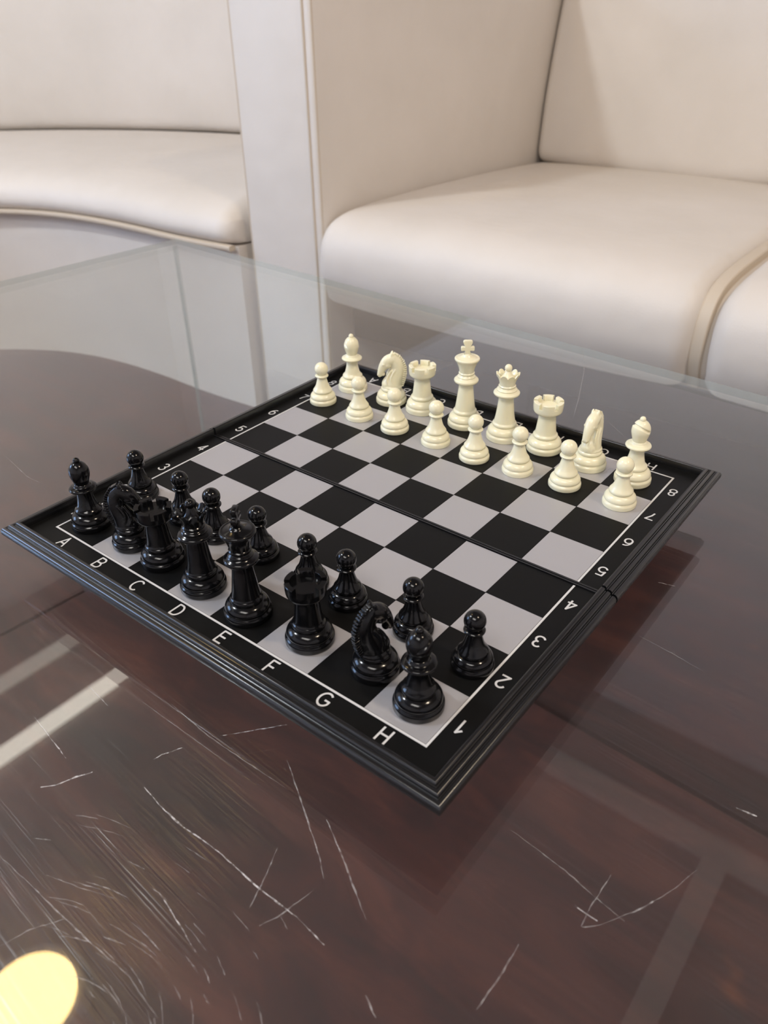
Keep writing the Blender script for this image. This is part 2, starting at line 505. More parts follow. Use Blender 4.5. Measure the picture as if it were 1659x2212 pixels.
ARM_L, ARM_R, AF = -0.885, -0.702, 0.73
sofa = empty('sofa', (0, 0.73, FLOOR_Z)); SB = sofa
tag(sofa, 'large cream leather sofa with a straight block arm and deep seat, facing the table', 'sofa')
SO = Vector((0, 0.73, FLOOR_Z))
def S_(o):
    o.matrix_parent_inverse = Matrix.Translation(SO).inverted(); return o
seatp = [(0.728, -0.222), (0.704, -0.17), (0.700, -0.13), (0.708, -0.095), (0.735, -0.069), (0.80, -0.060), (0.95, -0.060), (1.15, -0.064), (1.35, -0.072), (1.50, -0.082), (1.50, -0.222), (1.1, -0.222)]
SEAT_GAP = -0.035
S_(pillow('seat_cushion', seatp, (ARM_R + 0.002, SEAT_GAP - 0.012), 0.03, M_leather, sofa, 0.008))
S_(pillow('seat_cushion', seatp, (SEAT_GAP + 0.003, 0.63), 0.03, M_leather, sofa, 0.008))
# stitched side band of the left cushion, seen in the gap
S_(pillow('cushion_band', [(y + 0.012 if y < 1.2 else y, z - 0.004 if z > -0.2 else z) for y, z in seatp], (SEAT_GAP - 0.018, SEAT_GAP - 0.001), 0.002, M_piping, sofa))
S_(pillow('cushion_gusset', [(y + 0.022 if y < 1.2 else y, z - 0.016 if z > -0.2 else z) for y, z in seatp], (SEAT_GAP - 0.03, SEAT_GAP + 0.02), 0.002, M_leather, sofa))
backp = [(1.475, -0.082), (1.455, -0.065), (1.458, -0.03), (1.468, 0.06), (1.50, 0.20), (1.525, 0.29), (1.56, 0.325), (1.64, 0.335), (1.74, 0.325), (1.76, 0.28), (1.76, -0.082)]
S_(pillow('back_cushion', backp, (ARM_R + 0.003, SEAT_GAP - 0.006), 0.02, M_leather, sofa, 0.012))
S_(pillow('back_cushion', backp, (SEAT_GAP + 0.0, 0.63), 0.02, M_leather, sofa, 0.012))
S_(bev_box('arm', (ARM_L, ARM_R, AF, 1.78, FLOOR_Z, 0.335), M_leather, sofa, 0.009, 4))
S_(bev_box('arm', (0.635, 0.82, AF, 1.78, FLOOR_Z, 0.335), M_leather, sofa, 0.009, 4))
S_(bev_box('base', (ARM_R, 0.635, 0.80, 1.78, -0.30, -0.222), M_under, sofa, 0.004, 2))
S_(bev_box('back_frame', (ARM_R, 0.635, 1.70, 1.785, -0.40, 0.30), M_leather, sofa, 0.01, 3))
for x in (-0.45, 0.38):
    S_(bev_box('leg', (x - 0.025, x + 0.025, 1.0, 1.05, FLOOR_Z, -0.29), M_leg, sofa, 0.004, 2))
# piping and seams on the arm front
for x in (ARM_R - 0.017, ARM_R - 0.003):
    S_(tube('piping', [(x, AF - 0.0005 if x < ARM_R - 0.005 else AF + 0.004, z) for z in np.linspace(FLOOR_Z + 0.01, 0.33, 24)], 0.0022, M_piping, sofa))
S_(tube('piping', [(ARM_L + 0.004, AF + 0.002, z) for z in np.linspace(FLOOR_Z + 0.01, 0.33, 24)], 0.0022, M_piping, sofa))

# corner sofa on the left: front path / back path loft
def resample(P, n):
    P = [Vector(p) for p in P]
    for _ in range(2):
        Q = [P[0]]
        for a, b in zip(P[:-1], P[1:]): Q += [a * .75 + b * .25, a * .25 + b * .75]
        Q.append(P[-1]); P = Q
    L = [0]
    for a, b in zip(P[:-1], P[1:]): L.append(L[-1] + (b - a).length)
    out = []
    for k in range(n):
        s = L[-1] * k / (n - 1); i = 0
        while i < len(L) - 2 and L[i + 1] < s: i += 1
        t = (s - L[i]) / max(1e-9, L[i + 1] - L[i]); out.append(P[i].lerp(P[i + 1], t))
    return out
NS = 48
FP = resample([(-0.905, .705), (-1.05, .695), (-1.2, .70), (-1.35, .692), (-1.47, .667), (-1.56, .628), (-1.66, .562), (-1.75, .46), (-1.82, .32), (-1.86, .1), (-1.87, -.25)], NS)
BP = resample([(-0.905, 1.44), (-1.2, 1.44), (-1.45, 1.43), (-1.75, 1.36), (-2.0, 1.25), (-2.2, 1.12), (-2.36, .98), (-2.48, .78), (-2.55, .5), (-2.58, .1), (-2.58, -.25)], NS)
def loft(name, prof, mat, parent, r=0.0, skip=0, sm=2, origin=None):
    """prof: (u, off, z): point = F + (B-F)*u + dir*off"""
    Pz = [(u, o_, z) for u, o_, z in prof]
    for _ in range(sm):
        Q = []
        for i in range(len(Pz)):
            a, b = Pz[i], Pz[(i + 1) % len(Pz)]
            Q.append(tuple(a[j] * .75 + b[j] * .25 for j in range(3))); Q.append(tuple(a[j] * .25 + b[j] * .75 for j in range(3)))
        Pz = Q
    v, f = [], []
    m = len(Pz)
    cz = sum(p[2] for p in Pz) / m
    st = [0.0, .001, .003, .006, .010, .015, .021, .028, .034] if r > 0 else [0.0]
    def at(PP, fi):
        i = min(int(fi), NS - 2); return PP[i].lerp(PP[i + 1], fi - i)
    step = (FP[1] - FP[0]).length
    fi = [q / step for q in st] + [i for i in range(1, NS)]
    idx = fi
    start = skip * 0.01
    for c in fi:
        c2 = max(c, 0) ; F_ = at(FP, c2); B_2 = at(BP, c2)
        D = (B_2 - F_); d = D.normalized()
        arc_ = c2 * step
        off = 0
        if r > 0:
            q = min(arc_ / r, 1.0); off = r * (1 - math.sqrt(max(0, 1 - (1 - q) ** 2)))
        for u, o_, z in Pz:
            sg = 1 if u < 0.5 else -1
            zz = z - off * (1 if z > cz else 0)
            p = F_ + D * u + d * (o_ + sg * off)
            v.append((p.x, p.y, zz))
    for i in range(len(idx) - 1):
        for k in range(m):
            k2 = (k + 1) % m
            f.append((i * m + k, i * m + k2, (i + 1) * m + k2, (i + 1) * m + k))
    f.append(tuple(range(m))); f.append(tuple((len(idx) - 1) * m + k for k in reversed(range(m))))
    o = mesh(name, v, f, mat, parent)
    o.matrix_parent_inverse = Matrix.Translation(origin).inverted()
    return o
CO = Vector((-1.4, 0.9, FLOOR_Z))
csofa = empty('corner_sofa', CO)
tag(csofa, 'cream leather corner sofa with a curved seat front, left of the block arm', 'sofa')
loft('base', [(0, .012, FLOOR_Z), (0, .012, -.145), (1, .12, -.145), (1, .12, FLOOR_Z)], M_leather, csofa, sm=0, origin=CO)
loft('seat_cushion', [(0, .02, -.143), (0, -.004, -.138), (0, -.012, -.118), (0, .004, -.088), (0, .05, -.068), (0, .15, -.058), (.5, 0, -.055), (.8, 0, -.062), (1, 0.02, -.078), (1, .02, -.143)], M_leather, csofa, r=0.035, origin=CO, skip=1)
loft('piping', [(0, -.010, -.139), (0, -.012, -.144), (0, -.010, -.149), (0, .004, -.149), (0, .004, -.139)], M_piping, csofa, sm=1, origin=CO)
loft('back_cushion', [(1, .02, -.080), (1, -.03, -.070), (1, -.035, -.02), (1, -.035, .06), (1, -.01, .20), (1, .02, .30), (1, .07, .335), (1, .16, .335), (1, .2, .28), (1, .2, -.075)], M_leather, csofa, r=0.015, origin=CO)
loft('back_frame', [(1, .13, FLOOR_Z), (1, .13, .30), (1, .22, .30), (1, .22, FLOOR_Z)], M_leather, csofa, sm=0, origin=CO)

# ------------------------------------------------------------------ glass table
GZ = -0.0255         # top face of the glass
GT = 0.007
TA = math.radians(-3.6)
T0 = Vector((-0.651, 0.385, 0))
TL, TW = 1.32, 0.86
tbl = empty('glass_table', (T0.x, T0.y, FLOOR_Z), TA)
tag(tbl, 'clear glass table with upright glass sides and a scratched top under the chess board', 'table')
zt = GZ - FLOOR_Z
def glass_slab(name, b, faces_edge):
    v, f = box_vf(*b)
    o = mesh(name, v, f, M_glass if name == 'tabletop' else M_glass_side, tbl, smooth=False)
    o.data.materials.append(M_glass_edge)
    for p in o.data.polygons:
        n = p.normal
        ax = max(range(3), key=lambda i: abs(n[i]))
        if ax in faces_edge: p.material_index = 1
    return o
glass_slab('tabletop', (0, TL, -TW, 0, zt - GT, zt), (0, 1))
g_ = 0.0005
glass_slab('side_panel', (0, GT, -TW + GT + g_, -GT - g_, 0, zt - GT - g_), (1,))
glass_slab('side_panel', (TL - GT, TL, -TW + GT + g_, -GT - g_, 0, zt - GT - g_), (1,))
glass_slab('end_panel', (0, TL, -GT, 0, 0, zt - GT - g_), (0,))
glass_slab('end_panel', (0, TL, -TW, -TW + GT, 0, zt - GT - g_), (0,))

# scratches, as shallow slivers of worn glass lying on the top
CAMP = M.translation.copy()
def on_glass(px, py):
    d = _r * ((px - 829.5) / 1700.6) - _u * ((py - 1106) / 1700.6) + _f
    t = (GZ - CAMP.z) / d.z
    return CAMP + d * t
TM = (Matrix.Translation(tbl.location) @ Matrix.Rotation(TA, 4, 'Z')).inverted()
SCR_PX = [
    ([(312, 1700), (350, 1745), (400, 1790), (430, 1808), (478, 1845)], 0.55, 1),
    ([(478, 1845), (560, 1920), (640, 1980), (700, 2042)], 0.5, 1),
    ([(88, 1700), (120, 1696), (165, 1678), (200, 1668)], 0.7, 1),
    ([(475, 1590), (520, 1582), (580, 1572), (620, 1565)], 0.5, 1),
    ([(332, 1640), (350, 1630), (395, 1615)], 0.5, 1),
    ([(75, 1550), (110, 1595), (143, 1638)], 0.35, 1),
    ([(190, 1480), (233, 1525)], 0.3, 1),
    ([(345, 1930), (380, 1985), (425, 2060)], 0.3, 1),
    ([(0, 1850), (60, 1905), (125, 1970), (200, 2040), (280, 2110), (340, 2200)], 0.4, 0),
    ([(100, 1890), (180, 1920), (260, 1945)], 0.25, 0),
    ([(370, 1520), (450, 1590), (560, 1665), (615, 1700)], 0.4, 0),
    ([(620, 1640), (640, 1700), (660, 1760), (690, 1850), (700, 1900)], 0.5, 0),
    ([(705, 1770), (740, 1850), (780, 1960), (790, 1985)], 0.6, 0),
    ([(1255, 2000), (1262, 2003), (1290, 2000), (1380, 1965), (1450, 1925), (1505, 1880)], 0.35, 0),
    ([(1100, 1790), (1145, 1823), (1220, 1880), (1300, 1950), (1350, 1990)], 0.35, 0),
    ([(1240, 1955), (1290, 1990)], 0.4, 1),
    ([(1320, 1890), (1275, 1960), (1255, 2000)], 0.35, 0),
    ([(1120, 2040), (1080, 2110), (1030, 2180)], 0.6, 0),
    ([(790, 2150), (812, 2200)], 0.5, 0),
    ([(1422, 1258), (1458, 1266)], 0.4, 1),
    ([(1590, 1745), (1635, 1763)], 0.6, 1),
    ([(1370, 1368), (1440, 1405), (1520, 1450)], 0.25, 0),
    ([(1260, 760), (1262, 800), (1250, 860), (1238, 905)], 0.5, 0),
    ([(1308, 905), (1355, 950)], 0.4, 0),
    ([(600, 1830), (570, 1900), (540, 1960)], 0.4, 0),
    ([(0, 975), (60, 1030), (90, 1045)], 0.3, 0),
    ([(560, 2000), (600, 1980), (675, 1925)], 0.4, 0),
    ([(0, 2045), (60, 2010), (140, 1985)], 0.3, 0),
]
def sliver(pts, wmm, strong):
    P = [on_glass(*q) for q in pts]
    # densify + jitter
    Q = []
    for a, b in zip(P[:-1], P[1:]):
        n = max(2, int((b - a).length / 0.002))
        for k in range(n): Q.append(a.lerp(b, k / n))
    Q.append(P[-1])
    v, f = [], []
    for i, p in enumerate(Q):
        t = (Q[min(i + 1, len(Q) - 1)] - Q[max(i - 1, 0)]).normalized()
        s = Vector((-t.y, t.x, 0))
        ww = wmm * 0.0005 * (0.35 + 0.65 * math.sin(math.pi * (i + 0.5) / len(Q))) * (0.5 + rnd.random())
        p = p + s * (rnd.random() - 0.5) * 0.0003
        for q in (p + s * ww, p - s * ww):
            l = TM @ Vector((q.x, q.y, GZ)); v += [(l.x, l.y, l.z + 0.00004)]
        l = TM @ Vector((p.x, p.y, GZ)); v += [(l.x, l.y, l.z + 0.00009)]
    for i in range(len(Q) - 1):
        a, b = 3 * i, 3 * i + 3
        f += [(a, a + 2, b + 2, b), (a + 2, a + 1, b + 1, b + 2)]
    mesh('scratch', v, f, M_scr_hi if strong else M_scr_lo, tbl, smooth=False)
for s_ in SCR_PX: sliver(*s_)
for k in range(46):        # fine wiping marks, also arced to paint streaks of glow round the mirrored lamp
    rr = 170 + 330 * rnd.random() ** 0.8
    a0 = math.radians(rnd.uniform(-88, -5)); da = math.radians(rnd.uniform(6, 26)) * 200 / rr
    cx_, cy_ = 60 + rnd.uniform(-60, 60), 2230 + rnd.uniform(-40, 60)
    sliver([(cx_ + rr * 1.15 * math.cos(a0 + da * q / 4), cy_ + rr * math.sin(a0 + da * q / 4)) for q in range(5)], rnd.uniform(0.16, 0.34), 0)

# ------------------------------------------------------------------ chess board
S = 0.031
GAP = 0.074 * S
board = empty('chess_board', (0, 0, GZ))
tag(board, 'open folding black chess board with silver squares, lettered edges and a ridged rim', 'chess board')
BO = Vector((0, 0, GZ))
def B_(o, p=None):
    o.parent = p or board
    if p is None or p is board: o.matrix_parent_inverse = Matrix.Translation(BO).inverted()
    return o
IN = 4.42 * S
rimprof = [(0, -1.0), (0, 4.1), (0.25, 4.5), (0.6, 4.65), (1.6, 4.6), (2.1, 4.3), (2.4, 3.7), (2.5, 3.2), (2.9, 3.0), (3.3, 3.15), (3.6, 3.4), (4.6, 3.35), (5.1, 3.0), (5.35, 2.4), (5.45, 1.8), (5.8, 1.6), (6.1, 1.7), (6.5, 1.9), (7.3, 1.8), (8.0, 1.3), (8.5, 0.5), (8.65, -0.6), (8.6, -2.0), (8.2, -2.9), (7.2, -3.2), (7.0, -4.6), (6.4, -5.0), (0, -5.0)]
def rim_half(ysign, yh, yin):
    """three-sided ridged frame: from the hinge, round two corners, back to the hinge"""
    v, f = [], []
    n = len(rimprof)
    for d, z in rimprof:
        I = IN + d * 0.001; J = yin + d * 0.001
        for (x, y) in ((-I, yh), (-I, ysign * J), (I, ysign * J), (I, yh)):
            v.append((x, y, z * 0.001))
    for i in range(n):
        i2 = (i + 1) % n
        for k in range(3):
            f.append((i * 4 + k, i * 4 + k + 1, i2 * 4 + k + 1, i2 * 4 + k))
    f.append(tuple(i * 4 for i in range(n))); f.append(tuple(i * 4 + 3 for i in reversed(range(n))))
    o = mesh('rim', v, f, M_rim)
    return B_(o)
YN = IN            # near inner edge distance
YF = IN + GAP
rim_half(-1, 0.0006, YN)
rim_half(1, GAP - 0.0002, YF)
# shell boxes underneath
for (y0, y1) in ((-YN + 0.016, -0.0005), (GAP + 0.0005, YF - 0.016)):
    B_(bev_box('case_shell', (-IN + 0.014, IN - 0.014, y0, y1, GZ + 0.0002, -0.0015), M_rim, None, 0.0012, 2))
# surface sheets
def sheet(y0, y1):
    v, f = box_vf(-IN - 0.0002, IN + 0.0002, y0, y1, -0.0015, -0.0001)
    o = mesh('surface_sheet', v, f, M_dark, smooth=False)
    return B_(o)
sh_n = sheet(-YN - 0.0002, -0.0004)
sh_f = sheet(GAP + 0.0004, YF + 0.0002)
def bar(name, b, mat, par):
    o = mesh(name, *box_vf(*b), mat, smooth=False); return B_(o, par)
bar('hinge_bar', (-IN, IN, -0.0002, 0.0008, -0.0016, 0.0005), M_rim, board)
bar('hinge_bar', (-IN, IN, GAP - 0.0009, GAP + 0.0002, -0.0016, 0.0005), M_rim, board)
sq_mesh = {}
for i in range(8):
    for j in range(8):
        dark = (i + j) % 2 == 0
        par = sh_n if j < 4 else sh_f
        x0 = (i - 4) * S; y0 = (j - 4) * S + (GAP if j >= 4 else 0)
        e = 0.00018
        if dark not in sq_mesh:
            v, f = box_vf(e, S - e, e, S - e, -0.0001, 0.0)
            o = mesh('black_square' if dark else 'silver_square', v, f, M_dark if dark else M_silver, smooth=False)
            sq_mesh[dark] = o.data
        else:
            o = bpy.data.objects.new('black_square' if dark else 'silver_square', sq_mesh[dark]); C.objects.link(o)
        o.location = (x0, y0 + (0.0003 if j == 4 else (-0.0006 if j == 3 else 0)), 0)
        B_(o, par)
# grid lines between the squares: fine silver hairlines, and the white border
def lines(par, ya, yb, side):
    v, f = [], []
    def add(b):
        nonlocal v, f
        a, c = box_vf(*b); n0 = len(v); v += a; f += [tuple(k + n0 for k in q) for q in c]
    t = 0.00105
    add((-4 * S - t, -4 * S, ya, yb, -0.0001, 0.00002)); add((4 * S, 4 * S + t, ya, yb, -0.0001, 0.00002))
    if side < 0: add((-4 * S - t, 4 * S + t, ya - t, ya, -0.0001, 0.00002))
    else: add((-4 * S - t, 4 * S + t, yb, yb + t, -0.0001, 0.00002))
    o = mesh('border_line', v, f, M_silver if False else M_white, smooth=False); B_(o, par)
lines(sh_n, -4 * S, -0.0007, -1)
lines(sh_f, GAP + 0.0006, 4 * S + GAP, 1)
v, f = [], []
for k in range(1, 8):
    for (ya, yb) in ((-4 * S, -0.0007), (GAP + 0.0006, 4 * S + GAP)):
        a, c = box_vf((k - 4) * S - 0.00018, (k - 4) * S + 0.00018, ya, yb, -0.0001, -0.00001); n0 = len(v); v += a; f += [tuple(q + n0 for q in r) for r in c]
for par, yy in ((sh_n, [(-4 + k) * S for k in (1, 2, 3)]), (sh_f, [k * S + GAP for k in (1, 2, 3)])):
    v2, f2 = [], []
    for y in yy:
        a, c = box_vf(-4 * S, 4 * S, y - 0.00018, y + 0.00018, -0.0001, -0.00001); n0 = len(v2); v2 += a; f2 += [tuple(q + n0 for q in r) for r in c]
    B_(mesh('grid_line', v2, f2, M_dark, smooth=False), par)

# lettering: stroke alphabet, unit height
def arc(cx, cy, rx, ry, a0, a1, n=14):
    return [(cx + rx * math.cos(math.radians(a0 + (a1 - a0) * k / n)), cy + ry * math.sin(math.radians(a0 + (a1 - a0) * k / n))) for k in range(n + 1)]
GL = {
 'A': [[(-.38, 0), (0, 1), (.38, 0)], [(-.25, .32), (.25, .32)]],
 'B': [[(-.3, 0), (-.3, 1), (.02, 1)] + arc(.06, .76, .26, .24, 90, -90) + [(-.3, .52)], [(.06, .52)] + arc(.08, .26, .28, .26, 90, -90) + [(-.3, 0)]],
 'C': [arc(.02, .5, .40, .5, 48, 312, 24)],
 'D': [[(-.3, 0), (-.3, 1), (-.02, 1)] + arc(-.02, .5, .38, .5, 90, -90, 20) + [(-.3, 0)]],
 'E': [[(.3, 1), (-.28, 1), (-.28, 0), (.32, 0)], [(-.28, .52), (.26, .52)]],
 'F': [[(.3, 1), (-.26, 1), (-.26, 0)], [(-.26, .5), (.22, .5)]],
 'G': [arc(.02, .5, .42, .5, 50, 330, 24) + [(.40, .46), (.06, .46)]],
 'H': [[(-.33, 0), (-.33, 1)], [(.33, 0), (.33, 1)], [(-.33, .52), (.33, .52)]],
 '1': [[(.1, 0), (.1, 1), (-.18, .72)]],
 '2': [arc(0, .72, .29, .28, 160, -20, 14) + [(.12, .45), (-.28, 0), (.3, 0)]],
 '3': [arc(0, .75, .26, .25, 150, -80, 14), arc(0, .27, .30, .27, 85, -155, 16)],
 '4': [[(.14, 0), (.14, 1), (-.3, .27), (.33, .27)]],
 '5': [[(.26, 1), (-.2, 1), (-.26, .5)] + arc(0, .31, .30, .31, 125, -155, 18)],
 '6': [arc(0, .31, .29, .31, 0, 360, 22), [(.2, .95)] + arc(.12, .35, .41, .6, 105, 185, 10)],
 '7': [[(-.3, 1), (.3, 1), (-.02, .4), (-.1, 0)]],
 '8': [arc(0, .75, .23, .25, 0, 360, 20), arc(0, .265, .29, .265, 0, 360, 20)],
}
def glyph(ch, cx, cy, h, rot, par):
    v, f = [], []
    w_ = 0.066
    for st in GL[ch]:
        st = [(x * 0.92, y) for x, y in st]
        for a, b in zip(st[:-1], st[1:]):
            d = Vector((b[0] - a[0], b[1] - a[1])); L = d.length
            if L < 1e-6: continue
            d /= L; n_ = Vector((-d.y, d.x)) * w_
            e_ = d * 0.02
            q = [Vector(a) - e_ + n_, Vector(a) - e_ - n_, Vector(b) + e_ - n_, Vector(b) + e_ + n_]
            n0 = len(v); v += [(p.x, p.y) for p in q]; f.append((n0, n0 + 1, n0 + 2, n0 + 3))
        for p in st[1:-1]:
            n0 = len(v); m = 10
            v += [(p[0] + w_ * math.cos(2 * math.pi * k / m), p[1] + w_ * math.sin(2 * math.pi * k / m)) for k in range(m)]
            f.append(tuple(range(n0, n0 + m)))
    c, s = math.cos(rot), math.sin(rot)
    V = [(cx + h * (c * x - s * (y - .5)), cy + h * (s * x + c * (y - .5)), 0.00003 + 0.0000015 * (i % 5)) for i, (x, y) in enumerate(v)]
    me = bpy.data.meshes.new('letter' if ch.isalpha() else 'number')
    me.from_pydata(V, [], f); me.materials.append(M_white)
    o = bpy.data.objects.new(me.name, me); C.objects.link(o)
    o['label'] = 'white printed %s' % ch
    B_(o, par)
LH = 0.235 * S
for k, ch in enumerate('ABCDEFGH'):
    x = (k - 3.5) * S
    glyph(ch, x, -4.20 * S, LH, 0, sh_n)
    glyph(ch, x, 4.19 * S + GAP, LH, math.pi, sh_f)
for k, ch in enumerate('12345678'):
    par = sh_n if k < 4 else sh_f
    y = (k - 3.5) * S + (GAP if k >= 4 else 0)
    glyph(ch, 4.20 * S, y, LH, math.pi, par)
    glyph(ch, -4.20 * S, y, LH, 0, par)

# ------------------------------------------------------------------ chess pieces (profiles in mm)
def piece_base(R, small=False):
    if small:
        return [(9.2, 0), (9.45, .35), (9.5, 1.2), (9.5, 2.3), (9.25, 2.95), (8.75, 3.3), (8.55, 3.6), (8.8, 4.2), (8.85, 4.9), (8.5, 5.9), (7.7, 6.9), (6.8, 7.5), (6.2, 7.75)]
    return [(R - .3, 0), (R, .4), (R + .02, 1.6), (R, 2.9), (R - .3, 3.5), (R - .85, 3.85), (R - 1.0, 4.15), (R - .75, 4.8), (R - .75, 5.6), (R - 1.3, 6.9), (R - 2.3, 8.0), (R - 3.4, 8.7), (R - 4.0, 8.95)]
def piece_shoulder(R, top):
    return [(R - 4.1, 8.8), (R - 3.7, 9.3), (R - 3.45, 10.1), (R - 3.7, 10.9), (R - 4.4, 11.6)] + top

def part(name, prof, mat, parent, n=72, sp=0.35):
    v, f = lathe_vf(dens(prof, sp), n)
    return mesh(name, v, f, mat, parent)

def make_pawn(mat):
    t = empty('chess_pawn')
    part('base', piece_base(9.5, True), mat, t)
    part('stem', [(6.1, 7.7), (6.5, 8.1), (6.75, 8.8), (6.6, 9.5), (6.0, 10.4), (5.2, 11.6), (4.5, 13.2), (3.9, 15.2), (3.4, 17.4), (3.2, 19.0)], mat, t)
    part('collar', [(3.0, 18.9), (4.1, 19.1), (4.65, 19.6), (4.7, 20.1), (4.3, 20.6), (3.4, 20.9), (2.6, 21.2)], mat, t)
    v, f = lathe_vf(ball(24.75, 4.75, 20.6, 26), 72)
    mesh('head', v, f, mat, t)
    return t

def make_rook(mat):
    t = empty('chess_rook'); R = 11.2
    part('base', piece_base(R), mat, t)
    part('tower', piece_shoulder(R, [(6.5, 12.6), (6.15, 15), (5.7, 19), (5.35, 22.5), (5.3, 24.2)]), mat, t)
    part('turret', [(5.2, 23.9), (5.8, 24.3), (7.0, 25.2), (8.4, 26.3), (8.9, 27.2), (9.05, 28.4), (9.2, 30.0), (9.2, 30.02), (1, 30.02)], mat, t)
    # six merlons
    v, f = [], []
    for k in range(6):
        a0 = math.radians(60 * k + 8); a1 = math.radians(60 * k + 52)
        n0 = len(v); m = 8
        for q in range(m + 1):
            a = a0 + (a1 - a0) * q / m
            for r, z in ((6.6, 29.8), (9.18, 29.8), (9.3, 33.0), (9.1, 33.25), (6.9, 33.25), (6.7, 33.0)):
                v.append((r * .001 * math.cos(a), r * .001 * math.sin(a), z * .001))
        for q in range(m):
            for s in range(6):
                s2 = (s + 1) % 6
                f.append((n0 + q * 6 + s, n0 + q * 6 + s2, n0 + (q + 1) * 6 + s2, n0 + (q + 1) * 6 + s))
        f.append(tuple(n0 + s for s in range(6))); f.append(tuple(n0 + m * 6 + s for s in reversed(range(6))))
    mesh('battlement', v, f, mat, t)
    return t

def make_bishop(mat):
    t = empty('chess_bishop'); R = 10.7
    part('base', piece_base(R), mat, t)
    part('stem', piece_shoulder(R, [(5.5, 12.8), (4.9, 14.8), (4.3, 17.5), (4.0, 20.5), (4.0, 22.4)]), mat, t)
    part('collar', [(3.9, 22.0), (5.6, 22.3), (7.0, 22.9), (7.35, 23.6), (7.1, 24.2), (6.0, 24.7), (4.8, 25.0), (4.4, 25.5), (4.1, 26.3), (3.4, 26.6)], mat, t)
    pr = dens([(3.6, 25.6), (3.9, 27.0), (4.6, 29.2), (5.2, 31.6), (5.3, 33.4), (5.0, 35.4), (4.1, 37.2), (2.9, 38.5), (1.6, 39.2), (.1, 39.5)], 0.22)
    v, f = lathe_vf(pr, 96)
    vv = []
    for x, y, z in v:      # the slanting cut in the mitre
        d = abs((z - 0.0345) - 0.55 * x)
        if x > -0.0035 and d < 0.0012:
            k = (1 - d / 0.0012)
            k = k * k * (3 - 2 * k) * min(1, (x + 0.0035) / 0.002)
            r = math.hypot(x, y)
            s = 1 - 0.20 * k
            x, y = x * s, y * s
        vv.append((x, y, z))
    mesh('mitre', vv, f, mat, t)
    v, f = lathe_vf(ball(39.9, 1.75, None, 12), 40)
    mesh('finial', v, f, mat, t)
    return t

def make_queen(mat):
    t = empty('chess_queen'); R = 11.3
    part('base', piece_base(R), mat, t)
    part('stem', piece_shoulder(R, [(6.6, 12.8), (6.0, 16), (5.4, 21), (4.9, 26), (4.7, 29.6)]), mat, t)
    part('collar', [(4.6, 29.0), (6.2, 29.5), (7.8, 30.4), (8.35, 31.3), (8.1, 32.1), (7.0, 32.8), (6.3, 33.2), (6.5, 33.9), (6.2, 34.4), (5.3, 34.9), (5.0, 35.4), (5.45, 35.9), (5.5, 36.4), (5.0, 36.9), (4.7, 37.2)], mat, t)
    # crown wall with scalloped rim
    n = 108; v, f = [], []
    ring = [(4.9, 36.9, 0), (5.1, 38.5, 0), (5.7, 40.6, 0.0), (6.6, 42.6, 0.6), (7.2, 43.6, 1.0), (6.6, 43.7, 1.0), (5.5, 42.4, .4), (4.4, 41.8, 0)]
    dome = [(3.6, 42.6, 0), (2.6, 44.0, 0), (1.9, 45.2, 0), (1.5, 46.0, 0)]
    allp = ring + dome
    for r, z, w_ in allp:
        for k in range(n):
            a = 2 * math.pi * k / n
            c = abs(math.cos(a * 4.5)) ** 0.8       # nine points
            zz = z + w_ * (c - .45) * 2.2
            rr = r + w_ * (c - .5) * 0.5
            v.append((rr * .001 * math.cos(a), rr * .001 * math.sin(a), zz * .001))
    m = len(allp)
    for i in range(m - 1):
        for k in range(n):
            k2 = (k + 1) % n
            f.append((i * n + k, i * n + k2, (i + 1) * n + k2, (i + 1) * n + k))
    f.append(tuple(reversed(range(n)))); f.append(tuple((m - 1) * n + k for k in range(n)))
    mesh('crown', v, f, mat, t)
    v, f = lathe_vf(ball(47.9, 2.35, None, 16), 48)
    mesh('finial', v, f, mat, t)
    return t

